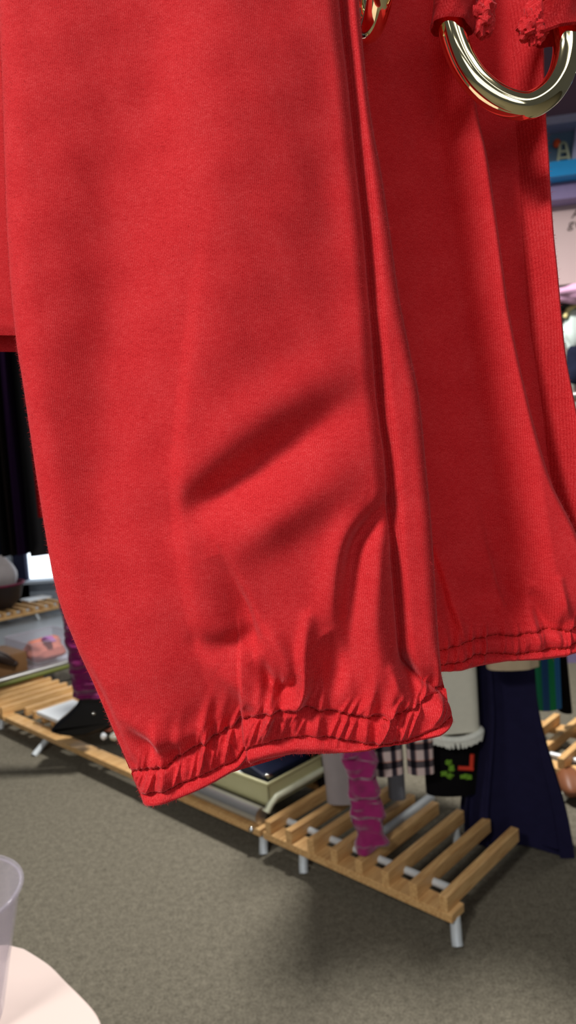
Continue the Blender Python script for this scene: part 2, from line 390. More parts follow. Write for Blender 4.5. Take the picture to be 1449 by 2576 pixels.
def height_left(X, Y, gu=None):
    L, R1, R2 = fL(Y), fR1(Y), fR2(Y)
    low = smoothstep(1660, 1790, Y); wide = 1-low
    Rm = R1 + (R2+4-R1)*low
    h = 62*pillow(X-L, 85)
    right = pillow(Rm-X, 42)
    bulge = 30*np.sin(PI*np.clip((X-L)/(Rm-L), 0, 1))*(0.5+0.5*smoothstep(2050, 1500, Y))
    main = (h+bulge-8)*right
    sec = 46*pillow(R2-X, 38)*smoothstep(-40, 30, X-R1) - 12
    sec = sec - 44*np.exp(-((X-R1-8)/15)**2)*wide
    h = np.where(X < Rm, np.maximum(main, -20 + 0*X), -22+0*X)
    k = 6.0; m = np.maximum(h, sec*wide + (-30)*low)
    h = m
    A = lambda pts, wl, wr: fold(X, Y, pts, wl, wr)
    f = 0
    f = f + A([(330, -100, -8), (310, 300, -22), (300, 600, -34), (290, 900, -42), (275, 1200, -34), (290, 1500, -12), (330, 1700, 0)], 105, 130)
    f = f + A([(520, 500, 0), (475, 820, -8), (445, 1050, -16), (432, 1250, -18), (448, 1400, -14), (478, 1560, -12), (520, 1700, -14), (560, 1810, -12)], 75, 24)
    f = f + A([(575, -100, 14), (570, 400, 24), (560, 700, 22), (540, 950, 14), (500, 1150, 0)], 120, 130)
    f = f + A([(420, -100, -4), (400, 250, -8), (420, 500, -4)], 60, 60)
    f = f + A([(800, 100, 0), (820, 500, -8), (850, 800, -4), (870, 950, 0)], 60, 50)
    f = f + A([(925, 985, -2), (850, 1035, -12), (760, 1095, -22), (680, 1150, -28), (600, 1205, -36), (530, 1255, -30), (465, 1310, -8)], 46, 50)
    f = f + A([(905, 850, 4), (760, 980, 12), (620, 1080, 14), (480, 1190, 6)], 60, 60)
    f = f + A([(890, 1160, 8), (780, 1240, 20), (690, 1300, 26), (600, 1370, 14), (560, 1420, 4)], 60, 60)
    f = f + A([(560, 1380, -4), (590, 1450, -18), (622, 1520, -30), (640, 1590, -24), (636, 1650, -6), (632, 1690, 0)], 55, 15)
    f = f + A([(510, 1600, -8), (575, 1612, -20), (640, 1585, -12)], 30, 30)
    f = f + A([(640, 1640, -8), (676, 1685, -30), (706, 1722, -44), (738, 1702, -22), (748, 1670, -4)], 20, 24)
    f = f + A([(772, 1540, 8), (762, 1620, 20), (764, 1690, 26), (748, 1735, 24), (700, 1770, 10)], 16, 20)
    f = f + A([(650, 1560, 4), (690, 1590, 14), (720, 1640, 16), (735, 1680, 8)], 24, 24)
    f = f + A([(560, 1660, 4), (600, 1700, 16), (640, 1740, 18), (690, 1760, 8)], 26, 26)
    f = f + A([(800, 1590, -6), (836, 1640, -32), (826, 1690, -30), (790, 1740, -8)], 36, 34)
    f = f + A([(968, 1262, -14), (928, 1308, -30), (888, 1362, -34), (872, 1450, -22), (872, 1540, -16), (884, 1640, -10), (900, 1730, -6)], 20, 30)
    f = f + A([(900, 1270, 2), (850, 1370, 16), (830, 1480, 16), (826, 1560, 6)], 34, 24)
    f = f + A([(955, 1360, 6), (938, 1460, 16), (935, 1570, 16), (955, 1690, 12), (985, 1760, 4)], 30, 26)
    f = f + A([(996, 1640, -8), (1024, 1690, -28), (1042, 1735, -14)], 15, 18)
    f = f + A([(975, 1670, 6), (1005, 1735, 16), (1034, 1762, 8)], 14, 14)
    f = f + A([(325, 1815, -4), (375, 1858, -20), (425, 1884, -14), (480, 1868, -4)], 24, 20)
    f = f + A([(345, 1790, 4), (400, 1830, 12), (470, 1840, 10), (530, 1810, 4)], 26, 26)
    f = f + A([(215, 1650, -2), (262, 1740, -10), (300, 1830, -8), (335, 1910, -4)], 9, 14)
    f = f + A([(598, 1520, 0), (600, 1630, -7), (604, 1720, -18), (606, 1800, -30), (612, 1850, -36), (626, 1905, -40), (640, 1960, -40)], 120, 5)
    f = f + A([(700, 200, 6), (720, 600, 8), (700, 900, 0)], 90, 90)
    # gathering towards the elastic
    sd = seam_dist(X, Y, SEAM)
    u = np.clip((X-340)/(1130-340), 0, 1)
    uu = u + 0.012*np.sin(Y/40.0)
    env = smoothstep(-150, -5, sd)*smoothstep(90, 20, sd)
    f = f + env*gathers(X, uu, 3, 17, 17)
    f = f + smoothstep(-60, 0, sd)*smoothstep(80, 40, sd)*gathers(X, uu+0.05*(sd/100), 5, 44, 9)
    st = seam_dist(X, Y, STITCH2)
    f = f - 13*np.exp(-(sd/6.0)**2) - 9*np.exp(-(st/5.0)**2) + 9*np.exp(-((sd-36)/24.0)**2) + 8*np.exp(-((st-20)/13.0)**2)
    edge = np.minimum(pillow(X-L, 40), pillow(R2-X, 25))
    return h + 1.35*f*edge
def rnd_relief(X, Y, a=1.2):
    return a*(np.sin(X/31+Y/57)+np.sin(X/17.3-Y/41+1.3)+np.sin(Y/23+X/90+0.4))/2
def back_h(X, Y, fl, fr, dep):
    L, R = fl(Y), fr(Y)
    return -dep*np.minimum(pillow(X-L, 160), pillow(R-X, 160))
NU = 330
top = [(-60, -900), (830, -900)]
leftb = [p for p in spline(L_pts, 10) if p[1] <= 1945]; leftb[-1] = np.array((330, 1945))
rightb = [p for p in spline(R2_pts, 10) if p[1] <= 1732]; rightb.append(np.array((1122, 1732)))
up = coons(top, SEAM, leftb, rightb, NU, 760)
lo = coons(SEAM, HEM, [(330, 1945), (362, 2023)], [(1122, 1732), (1135, 1810)], NU, 66)
def front(P): return height_left(P[..., 0], P[..., 1]) + rnd_relief(P[..., 0], P[..., 1])*np.minimum(1, np.minimum(P[..., 0]-fL(P[..., 1]), fR2(P[..., 1])-P[..., 0]).clip(0)/40)
hu = front(up); hl = front(lo)
# hem rolls under at its lower edge
vv = np.linspace(0, 1, 66)[:, None]; hl = hl*1.0 - 14*smoothstep(0.88, 1.0, vv)**1.5
ub = up[::4, ::3]; lb = lo[:, ::3].copy()
HEMB = [(362, 2023), (455, 2000), (545, 1976), (604, 1956), (680, 1934), (760, 1906), (840, 1882), (921, 1863), (1014, 1850), (1095, 1832), (1135, 1810)]
lb = coons([tuple(q) for q in up[-1, ::3]], HEMB, [(330, 1945), (362, 2023)], [(1122, 1732), (1135, 1810)], ub.shape[1], 30)
hub = back_h(ub[..., 0], ub[..., 1], fL, fR2, 60); hlb = back_h(lb[..., 0], lb[..., 1], fL, fR2, 48)
Wu, Wl = to_world(up, hu, DL), to_world(lo, hl, DL)
sl = add(grid_mesh('sleeve', [(Wu, up, False), (to_world(ub, hub, DL), ub, True)], RED, None, DL))
cf = add_to(grid_mesh('cuff', [(Wl, lo, False), (to_world(lb, hlb, DL), lb, True)], RED, None, DL), sl)
def stitches(name, line, hf, D, parent, step=13.0, ln=4.6, rad=1.5):
    P = resample(spline([(a, b, 0) for a, b in line], 10)[:, :2], 400)
    d = np.r_[0, np.cumsum(np.hypot(*np.diff(P, axis=0).T))]
    mb = MB()
    for s in np.arange(6, d[-1]-6, step):
        s += random.uniform(-1.5, 1.5); pts = []
        for o in (-ln, -ln*0.5, 0, ln*0.5, ln):
            x = np.interp(s+o, d, P[:, 0]); y = np.interp(s+o, d, P[:, 1]) + random.uniform(-0.5, 0.5); pts.append((x, y))
        Q = np.array(pts)[None]; h = hf(Q[..., 0], Q[..., 1]); h = np.maximum(h, h.mean()) + np.array([[-1.0, 0.8, 1.6, 0.8, -1.0]])
        mb.tube([tuple(v) for v in to_world(Q, h, D)[0]], rad*D/F, n=6)
    return add_to(mb.build(name, THREAD, None, True), parent)
HL = lambda X, Y: height_left(X, Y)
stitches('stitching', SEAM, HL, DL, cf); stitches('stitching', STITCH2[1:], HL, DL, cf)

# ---- far sleeve
DR = 0.372
E0 = [(815, -900), (840, 0), (900, 600), (990, 1200), (1040, 1500), (1070, 1600), (1088, 1690), (1095, 1800)]
E2l = [(1105, -900), (1125, -100), (1140, 150), (1152, 300), (1170, 420), (1200, 600), (1230, 800), (1264, 1000), (1302, 1200), (1332, 1400), (1352, 1500), (1385, 1580), (1400, 1700)]
E2 = [(1150, -900), (1168, -100), (1182, 150), (1200, 300), (1226, 420), (1252, 600), (1280, 800), (1322, 1000), (1378, 1200), (1440, 1330), (1480, 1450), (1500, 1560), (1505, 1700)]
E3l = [(1310, -900), (1322, -100), (1330, 150), (1340, 300), (1349, 450), (1357, 600), (1374, 800), (1404, 1000), (1432, 1200), (1470, 1350), (1510, 1480), (1530, 1600), (1535, 1700)]
E3 = [(1345, -900), (1372, -100), (1380, 150), (1386, 300), (1392, 400), (1398, 500), (1406, 600), (1420, 750), (1432, 870), (1448, 970), (1480, 1120), (1520, 1280), (1560, 1420), (1580, 1530), (1592, 1600), (1600, 1700)]
f0, f2l, f2, f3l, f3 = map(curve_x, (E0, E2l, E2, E3l, E3))
SEAMR = [(1075, 1634), (1105, 1628), (1150, 1615), (1187, 1600), (1249, 1590), (1288, 1594), (1322, 1584), (1379, 1576), (1412, 1581), (1449, 1565), (1520, 1548), (1588, 1535)]
STITR = [(1085, 1668), (1105, 1663), (1153, 1654), (1184, 1638), (1237, 1635), (1294, 1636), (1350, 1627), (1407, 1620), (1449, 1606), (1520, 1590), (1590, 1575)]
HEMR = [(1088, 1690), (1105, 1682), (1153, 1677), (1198, 1666), (1266, 1653), (1350, 1651), (1407, 1643), (1449, 1630), (1520, 1612), (1596, 1596)]
def height_right(X, Y):
    a0, a2l, a2, a3l, a3 = f0(Y), f2l(Y), f2(Y), f3l(Y), f3(Y)
    low = smoothstep(1500, 1590, Y); k = 1-low
    base = 30*pillow(X-a0, 60) - 62*smoothstep(0, .75, np.clip((X-a0)/(a2l-a0+1e-6), 0, 1))*k
    rid = 92*pillow(a2-X, 30)*smoothstep(-55, 42, X-a2l)
    base = np.where(X > a2, -130.0*k + 8*low, base)
    third = (165*pillow(a3-X, 32)*smoothstep(-50, 30, X-a3l) - 132)*k + low*(34*pillow(a3-X, 60))
    h = np.maximum(base + rid*k*(X <= a2) + low*14, np.where(X > a2, third, -99))
    A = lambda pts, wl, wr: fold(X, Y, pts, wl, wr)
    f = A([(1215, 1240, -2), (1240, 1350, -12), (1262, 1440, -20), (1284, 1510, -18), (1290, 1545, -4)], 12, 26)
    f = f + A([(1080, 1380, -10), (1110, 1470, -20), (1132, 1550, -26), (1160, 1620, -14)], 26, 8)
    f = f + A([(1330, 1470, 8), (1322, 1530, 12), (1325, 1580, 6)], 12, 10)
    f = f + A([(1345, 1500, -10), (1365, 1555, -20), (1400, 1580, -6)], 16, 14)
    f = f + A([(1140, 1430, 6), (1210, 1440, 12), (1260, 1420, 4)], 36, 36)
    f = f + A([(1130, 1420, 2), (1190, 1460, -8), (1210, 1500, -8)], 30, 30)
    f = f + A([(1060, 700, -6), (1080, 1000, -10), (1110, 1250, -6)], 80, 90)
    f = f + A([(1385, 1450, 6), (1400, 1520, 12), (1425, 1570, 8)], 10, 10)
    sd = seam_dist(X, Y, SEAMR); st = seam_dist(X, Y, STITR); u = np.clip((X-1080)/(1590-1080), 0, 1) + 0.01*np.sin(Y/30)
    f = f + smoothstep(-110, -5, sd)*smoothstep(75, 15, sd)*gathers(X, u, 11, 12, 14)
    f = f + smoothstep(-50, 0, sd)*smoothstep(70, 34, sd)*gathers(X, u+0.04*sd/80, 12, 34, 8)
    f = f - 10*np.exp(-(sd/5.0)**2) - 8*np.exp(-(st/4.5)**2) + 8*np.exp(-((sd-24)/16.0)**2) + 6*np.exp(-((st-12)/9.0)**2)
    return h + f*np.minimum(pillow(X-a0, 25), pillow(a3-X, 25))
topR = [(815, -900), (1345, -900)]
lR = [p for p in spline(E0, 10) if p[1] <= 1634]; lR.append(np.array((1075, 1634)))
rR = [p for p in spline(E3, 10) if p[1] <= 1535]; rR.append(np.array((1588, 1535)))
upR = coons(topR, SEAMR, lR, rR, 260, 640); loR = coons(SEAMR, HEMR, [(1075, 1634), (1088, 1690)], [(1588, 1535), (1596, 1596)], 260, 44)
frR = lambda P: height_right(P[..., 0], P[..., 1]) + rnd_relief(P[..., 0], P[..., 1], 1.0)
hlR = frR(loR) - 10*smoothstep(0.86, 1.0, np.linspace(0, 1, 44)[:, None])**1.5
WuR, WlR = to_world(upR, frR(upR), DR), to_world(loR, hlR, DR)
ubR, lbR = upR[::4, ::3], loR[:, ::3]
sr = add(grid_mesh('sleeve', [(WuR, upR, False), (to_world(ubR, back_h(ubR[..., 0], ubR[..., 1], f0, f3, 55)-26, DR), ubR, True)], RED, None, DR))
cfr = add_to(grid_mesh('cuff', [(WlR, loR, False), (to_world(lbR, back_h(lbR[..., 0], lbR[..., 1], f0, f3, 40)-20, DR), lbR, True)], RED, None, DR), sr)
stitches('stitching', SEAMR, height_right, DR, cfr, 11); stitches('stitching', STITR, height_right, DR, cfr, 11)

# ---- body of the garment, behind the near sleeve
DB = 0.40
def body_panel():
    nu, nv = 90, 120
    bot = [(-620, 838), (-300, 846), (0, 851), (40, 851), (300, 848), (720, 846)]
    P = coons([(-560, -900), (700, -900)], bot, [(-560, -900), (-620, 838)], [(700, -900), (720, 846)], nu, nv)
    X, Y = P[..., 0], P[..., 1]
    e = np.minimum(pillow(X+620, 200), pillow(720-X, 120))
    h = 50*e + 6*np.sin(X/80+Y/300) - 10*np.exp(-((Y-812)/5)**2)
    h = h - 10*smoothstep(0.985, 1.0, np.linspace(0, 1, nv)[:, None])
    B = P.copy(); B[..., 1] = np.where(B[..., 1] > 0, B[..., 1]*(874/851.0), B[..., 1])
    hb = -70*e
    return [(to_world(P, h, DB), P, False), (to_world(B, hb, DB), B, True)]
bd = add(grid_mesh('body', body_panel(), RED, None, DB))
mb = MB()
mb.tube([tuple(v) for v in to_world(np.array([[(x, 812+0.01*x) for x in range(-600, 700, 20)]], float), np.full((1, 65), 44.0), DB)[0]], 0.0003, n=6)
add_to(mb.build('stitching', THREAD, None, True), bd)

# ---- brushed fuzz on the cloth (uncountable: one object)
def fuzz(Wp, hflat, n, D, parent, lmin=2.5, lmax=8.5):
    du = np.gradient(Wp, axis=1); dv = np.gradient(Wp, axis=0); N = np.cross(dv, du); N /= np.linalg.norm(N, axis=-1, keepdims=True)+1e-12
    nv, nu = Wp.shape[:2]
    A = np.linalg.norm(np.cross(dv, du), axis=-1).ravel(); vis = hflat[..., 1].ravel() > -60
    vd = Wp-CAM; vd /= np.linalg.norm(vd, axis=-1, keepdims=True); fac = np.abs((N*vd).sum(-1)).ravel()
    A = A*vis*(0.05+np.clip(1.0-fac, 0, 1)**1.5*4); ii = rng.choice(nv*nu, n, p=A/A.sum())
    p = Wp.reshape(-1, 3)[ii] + rng.normal(0, 1.2*D/F, (n, 3)); nn = N.reshape(-1, 3)[ii]
    if nn[:, 1].mean() > 0: nn = -nn
    d = nn*0.75 + rng.normal(0, 0.55, (n, 3)); d /= np.linalg.norm(d, axis=1, keepdims=True)
    ln = (lmin+(lmax-lmin)*rng.uniform(0, 1, n)**2)[:, None]*D/F
    side = np.cross(d, rng.normal(0, 1, (n, 3))); side /= np.linalg.norm(side, axis=1, keepdims=True); w = 0.22*D/F
    bend = rng.normal(0, 0.35, (n, 3))*ln
    p0 = p - nn*1.0*D/F
    V = np.stack([p0-side*w, p0+side*w, p+d*ln*0.55+bend*0.3+side*w*0.6, p+d*ln*0.55+bend*0.3-side*w*0.6, p+d*ln+bend], 1).reshape(-1, 3)
    k = np.arange(n)[:, None]*5
    me = bpy.data.meshes.new('fuzz')
    fs = [tuple(r) for r in np.concatenate([k+np.array([[0, 1, 2, 3]])], 1).tolist()] + [tuple(r) for r in (k+np.array([[3, 2, 4]])).tolist()]
    me.from_pydata([tuple(v) for v in V.tolist()], [], fs); me.update()
    o = link('fuzz', me, FUZZ, parent); o['kind'] = 'stuff'; return o
fuzz(np.concatenate([Wu, Wl[1:]]), np.concatenate([up, lo[1:]]), 40000, DL, sl)
fuzz(np.concatenate([WuR, WlR[1:]]), np.concatenate([upR, loR[1:]]), 20000, DR, sr)

# ---- gold rings and their cloth loops
def plane_pt(x, y, D, rel=0.0): return tuple(to_world(np.array([[(x, y)]], float), np.array([[rel]], float), D)[0, 0])
RG = [(1134, 63), (1149, 117), (1170, 165), (1205, 212), (1260, 252), (1322, 267), (1375, 240), (1408, 195), (1423, 145), (1425, 100), (1416, 50), (1400, 5), (1378, -38), (1342, -85), (1290, -124), (1228, -140), (1172, -116), (1138, -70), (1124, -20), (1126, 22)]
DG = 0.335
ringc = spline([(a, b, 0) for a, b in RG], 8, True)[:, :2]
add(MB().tube([plane_pt(x, y, DG) for x, y in ringc], 32*DG/F, n=28, closed=True).build('gold_ring', GOLD, None, True))['label'] = 'shiny pale gold ring'
# the second ring, hanging nearly edge-on between the two sleeves
DG2 = 0.338
side_ring = []
for t in np.linspace(0, 2*PI, 72, endpoint=False):
    x = 935 + 14*math.sin(t)*1.0 + 6*math.cos(t); y = -78 - 132*math.cos(t)*-1.0
    rel = 120*math.sin(t)
    side_ring.append(plane_pt(x, y, DG2, rel))
add(MB().tube(side_ring, 30*DG2/F, n=24, closed=True).build('gold_ring', GOLD, None, True))['label'] = 'shiny pale gold ring'
def ruffle_loop(cx, cy, ang, bw, bh, knot):
    """band of red cloth wrapped round the ring with a frayed knot beside it"""
    D = DG; k = D/F
    mb = MB(); n = 40; rows = 16
    ca, sa = math.cos(ang), math.sin(ang); ring = []
    for j in range(rows):
        t = j/(rows-1)-0.5
        flare = 1+0.10*abs(2*t)**3
        lip = -6 if j in (0, rows-1) else 0
        row = []
        for i in range(n):
            a = 2*PI*i/n
            wob = 1+0.05*math.sin(5*a+3*t)+0.03*math.sin(9*a-7*t)
            dx = (bw/2*flare+lip)*math.cos(a)*wob; rel = (44*flare+lip)*math.sin(a)*wob
            dy = bh*t + 4*math.sin(2*a+1)
            row.append(mb.bm.verts.new(plane_pt(cx+dx*ca-dy*sa, cy+dx*sa+dy*ca, D, rel)))
        ring.append(row)
    for A, B in zip(ring, ring[1:]):
        for i in range(n): mb.bm.faces.new((A[i], A[(i+1) % n], B[(i+1) % n], B[i]))
    bmesh.ops.solidify(mb.bm, geom=list(mb.bm.faces), thickness=0.0008)
    o = mb.build('ring_loop', RED, None, True); uvbox(o); add(o)
    kx, ky, kw, kh = knot
    mb = MB(); mb.ball(plane_pt(kx, ky, D, 4), (kw/2*k, 26*k, kh/2*k), 48, 32)
    c = Vector(plane_pt(kx, ky, D, 4))
    for v in mb.bm.verts:
        q = (v.co-c); a = math.atan2(q.z, q.x); e = q.length/(kw/2*k)
        v.co = c + q*(1+0.34*noise.noise(q*330+Vector((kx, 0, 0)))+0.25*noise.noise(q*800)+0.12*math.sin(3*a+kx))
    o2 = mb.build('frayed_knot', RED, None, True); uvbox(o2); add_to(o2, o)
    return o
def uvbox(o):
    me = o.data; ul = me.uv_layers.new(name='UVMap')
    for lp in me.loops:
        c = me.vertices[lp.vertex_index].co; ul.data[lp.index].uv = (c.x+c.y*0.7, c.z)
ruffle_loop(1143, 22, math.radians(8), 104, 104, (1212, 36, 62, 92))
ruffle_loop(1408, 56, math.radians(-6), 124, 78, (1342, 66, 66, 96))

# ------------------------------------------------------------------ the shop: setting
st = lambda o: tag(o, kind='structure')
st(MB().box((0, 1.2, -0.05), (16, 8.4, 0.1)).build('floor', CARPET))
st(MB().box((0, 8.2, -0.05), (16, 5.6, 0.1)).build('floor_glare', simple('carpet_glare_grey', (140, 146, 152), .35, var=.06, scale=5)))  # far carpet, with the window's glare painted in as a paler grey
YB = 7.6
wx0, wx1 = at_y(68, 1420, YB)[0], at_y(330, 1420, YB)[0]; wz0 = at_y(100, 1456, YB)[2]; wz1 = wz0+2.2
st(MB().box((-4, YB+.05, wz0/2), (12, .1, wz0)).box(((-8+wx0)/2-1, YB+.05, 2.5), (wx0+10, .1, 5.0)).box(((wx1+2)/2, YB+.05, 2.5), (2-wx1, .1, 5.0)).box(((wx0+wx1)/2, YB+.05, (wz1+5)/2), (wx1-wx0, .1, 5-wz1)).build('wall_back', WALLB))
win = st(empty('window_1', ((wx0+wx1)/2, YB, wz0)))
wl = MB(); wc = (wx0+wx1)/2
for x in (wx0-.06, wx1+.06): wl.box((x-wc, -.03, 1.1), (.13, .08, 2.3))
wl.box((0, -.03, 2.22), (wx1-wx0+.2, .08, .08))
fr = wl.build('window_frame', INK, win); sill = MB().box((0, -.08, -.015), (wx1-wx0+.3, .16, .03)).build('window_sill', WALLB, win)
MB().box((0, .05, 1.1), (wx1-wx0, .01, 2.2)).build('window_pane', emit('pane_glow', (235, 245, 255), 2.6), win)

added_win = st(empty('added_window', (-.3, -4.8, .7)))  # unseen window added behind the camera to brighten the gold ring's reflections
wf = MB()
for x in (-1.75, -.1, .6, 1.75): wf.box((x, 0, 1.0), (.1, .08, 2.1))
for z in (0, 2.0): wf.box((0, 0, z), (3.5, .08, .1))
wf.build('window_frame', WHITEP, added_win)
for x, w_ in ((-.925, 1.55), (.25, .6), (1.175, 1.05)): MB().box((x, -.05, 1.0), (w_, .01, 1.95)).build('window_pane', emit('pane_glow', (240, 246, 255), 2.1), added_win)  # glowing panes, added and split to put white streaks on the ring

# display wall at the right, turned a little towards the camera
WP = at_y(1400, 1675, 4.4); WYAW = math.radians(-9)
wd = np.array([math.cos(WYAW), math.sin(WYAW), 0]); wn = np.array([math.sin(WYAW), -math.cos(WYAW), 0])
def wall_sz(px, py, off=0.0):
    d = ray(px, py); p0 = WP + wn*off; t = ((p0-CAM) @ wn)/(d @ wn); q = CAM+d*t; return (q-p0) @ wd, q[2]
rw = MB().box((0.6, 0.06, 2.5), (3.2, .1, 5.0)).build('wall_right', WALLR); rw.location = (WP[0], WP[1], 0); rw.rotation_euler = (0, 0, WYAW); st(rw)
st(MB().box((0.6, 0.0, .05), (3.2, .03, .1)).build('baseboard_right', MAUVEG, rw))
disp = empty('wall_display', (WP[0], WP[1], 0), WYAW, label='mauve wall display with blue shelf edge, slate letter board and poster, above right', cat='display shelf')
def dbox(name, y0, y1, mat, depth, x=1415, s0=-0.55, s1=1.2, off=0.0, bev=0.004):
    za, zb = wall_sz(x, y1)[1], wall_sz(x, y0)[1]
    return MB().box(((s0+s1)/2, -depth/2-off, (za+zb)/2), (s1-s0, depth, zb-za), bev=bev).build(name, mat, disp)
dbox('canopy_panel', -260, 318, MAUVE, .12)
dbox('ledge', 318, 338, LAVENDER, .16)
dbox('letter_board', 338, 441, SLATE, .03)
dbox('black_rim', 433, 440, BLACKP, .036)
dbox('shelf_edge', 441, 478, BLUE, .24)
dbox('lower_edge', 478, 520, MAUVEG, .14)
pl = dbox('poster', 520, 718, POSTER, .02)
sA = wall_sz(1441, 400)
pm = MB(); s_, z_ = wall_sz(1441, 385); z0_, z1_ = wall_sz(1441, 437)[1], wall_sz(1441, 335)[1]
pm.box((s_, -.06, (z0_+z1_)/2), (.03, .03, z1_-z0_+.0), rot=Matrix.Rotation(math.radians(9), 4, 'Y')).build('upright', LAVENDER, disp)
sh = dbox('white_ledge', 757, 777, WHITEP, .26)
dbox('dark_recess', 777, 784, BLACKP, .2)
# marquee letter A: two splayed strokes, a rounded top and two crossbars
def letter(ch, px, py, size, mat, depth, off, name, parent, shear=0.0):
    cu_ = bpy.data.curves.new(name, 'FONT'); cu_.body = ch; cu_.size = size; cu_.extrude = depth; cu_.shear = shear
    t_ = bpy.data.objects.new(name, cu_); COL.objects.link(t_); bpy.context.view_layer.update()
    me_ = bpy.data.meshes.new_from_object(t_.evaluated_get(bpy.context.evaluated_depsgraph_get())); bpy.data.objects.remove(t_)
    o = bpy.data.objects.new(name, me_); COL.objects.link(o); me_.materials.clear(); me_.materials.append(mat); o.parent = parent
    s, z = wall_sz(px, py, off); o.location = (s, -off, z); o.rotation_euler = (PI/2, 0, 0); return o
mq = empty('marquee_letter', (WP+wd*wall_sz(1412, 432)[0]+wn*.07)*np.array([1, 1, 0])+np.array([0, 0, wall_sz(1412, 432)[1]]), WYAW, label='pale green capital letter A standing on the slate board', cat='letter')
hA = wall_sz(1412, 370)[1]-wall_sz(1412, 432)[1]
mb = MB()
for sgn in (-1, 1):
    mb.tube([(sgn*hA*.27, 0, 0), (sgn*hA*.20, 0, hA*.4), (sgn*hA*.11, 0, hA*.93)], hA*.062, n=8)
mb.tube([(-hA*.11, 0, hA*.93), (0, 0, hA*.99), (hA*.11, 0, hA*.93)], hA*.062, n=8)
mb.tube([(-hA*.2, 0, hA*.36), (hA*.2, 0, hA*.36)], hA*.06, n=8); mb.tube([(-hA*.15, 0, hA*.63), (hA*.15, 0, hA*.63)], hA*.055, n=8)
mb.build('letter_strokes', PALEGREEN, mq, True)
s, z = wall_sz(1401, 361, .06)
ob = MB().ball((0, 0, 0), (.022, .022, .026)).build('orange_ball', ORANGEC, None, True); ob.location = Vector(tuple((WP+wd*s+wn*.06)*np.array([1, 1, 0])+np.array([0, 0, z])))
tag(ob, 'small orange ball beside the pale green letter A', 'ball')
letter('A', 1437, 549, .075, INKT, .001, .022, 'lettering', pl, .25)
letter('g', 1428, 574, .075, INKT, .001, .022, 'lettering', pl, .25)
letter('v', 1444, 574, .075, INKT, .001, .022, 'lettering', pl, .25)
def wpos(px, py, off):
    s, z = wall_sz(px, py, off); q = WP+wd*s+wn*off; return Vector((q[0], q[1], z))
def lump(mb, c, r, amp=0.18, f=3.0, seed=0, u=28, v=20):
    i0 = len(mb.bm.verts); mb.ball((0, 0, 0), (1, 1, 1), u, v); mb.bm.verts.ensure_lookup_table()
    for w in list(mb.bm.verts)[i0:]:
        q = w.co.copy(); k = 1+amp*(math.sin(f*q.x*2+seed)+math.sin(f*q.y*2.3+seed*1.7)+math.sin(f*q.z*1.9+seed*.6))/2
        w.co = Vector(c)+Vector((q.x*r[0]*k, q.y*r[1]*k, q.z*r[2]*k))
    return mb
c = wpos(1450, 738, .24)
pc = lump(MB(), (0, 0, 0), (.15, .08, .05), .2, 3, 1).build('folded_scarf', PINKC, None, True); pc.location = c
tag(pc, 'pink and purple folded scarf on the white ledge at right edge', 'scarf')
pu = lump(MB(), (0, 0, 0), (.12, .06, .06), .25, 3, 2).build('purple_fold', LILAC, pc, True); pu.location = (.09, -.05, .0)
bag = empty('plush_bag', wpos(1452, 880, .12), WYAW, label='pale blue and white plush bag with yellow trim below the white ledge', cat='bag')
lump(MB(), (0, 0, .12), (.085, .06, .13), .14, 3, 4).build('bag_body', PLUSHM, bag, True)
MB().tube([(x, -.05, z) for x, z in [(-.075, .19), (-.055, .235), (-.015, .255), (.04, .245), (.09, .2)]], .014, n=10).build('yellow_trim', YELLOWC, bag, True)
lump(MB(), (0.03, 0, -.1), (.10, .07, .13), .2, 3, 6).build('navy_lining', INK, bag, True)

# ------------------------------------------------------------------ slatted benches
F0 = np.array([0.39573, 1.89334, 0.0]); AA = np.array([0.6869, 0.72675, 0]); BB = np.array([-0.72675, 0.6869, 0]); BROT = math.atan2(AA[1], AA[0])
def BW(a, b, z=0.0): return F0 + AA*a + BB*b + np.array([0, 0, z])
def make_bench(loc, rz, length, slat_b, legs_b, label, a0=-.018, a1=.445, group='slatted benches', rod=True, cross=()):
    root = empty('slatted_bench', loc, rz, label=label, cat='bench', group=group)
    for a in ((.015,) if label.startswith('pale pine') else (.015, .40)):
        MB().box((a, length/2, .083), (.07, length, .026), bev=.003).build('rail', WOOD, root)
    for b in slat_b:
        MB().box(((a0+a1)/2, b, .1185), (a1-a0, .028, .045), bev=.003).build('slat', WOOD, root)
    for b in legs_b:
        for a, sx in ((.015, -1), (.40, 1)):
            if a > .2 and label.startswith('pale pine'): b = .028+.1008*(2 if b < .3 else 6)
            sp = 4.5 if (label.startswith('long') and b > 1 and sx < 0) else 1
            lg = MB().tube([(a, b, .072 if sx < 0 else .094), (a+sx*.004*sp, b-.004, .045), (a+sx*.016*sp, b-.012, .012), (a+sx*.02*sp, b-.016, 0.0)], .016, n=14).build('leg', WHITEMETAL, root, True)
    if rod:
        MB().tube([(.075, .02, .105), (.075, length-.02, .105)], .012, n=12).build('metal_rod', WHITEMETAL, root, True)
    for b in cross:
        MB().tube([(.12, b, .117), (.50, b, .117)], .018, n=12).build('metal_rod', WHITEMETAL, root, True)
    return root
make_bench(BW(0, 0), BROT, .76, [.028+.1008*i for i in range(8)], (.012, .60), 'pale pine slatted bench with white metal legs, nearest the camera', cross=(.385,))
make_bench(BW(0, .775), BROT, 2.04, [1.55+.1*i for i in range(5)], (.02, 1.62), 'long slatted bench holding the cream tray and black boot', a0=.06, rod=False)
make_bench(BW(0, 2.83), BROT, 1.5, [.03+.1*i for i in range(14)], (.1, 1.4), 'slatted bench at far left under the brown bag and clear bin', rod=False)
make_bench(BW(1.05, -.42), BROT, .86, [.03+.1*i for i in range(9)], (.06, .80), 'slatted bench beyond the navy dress at the right edge')
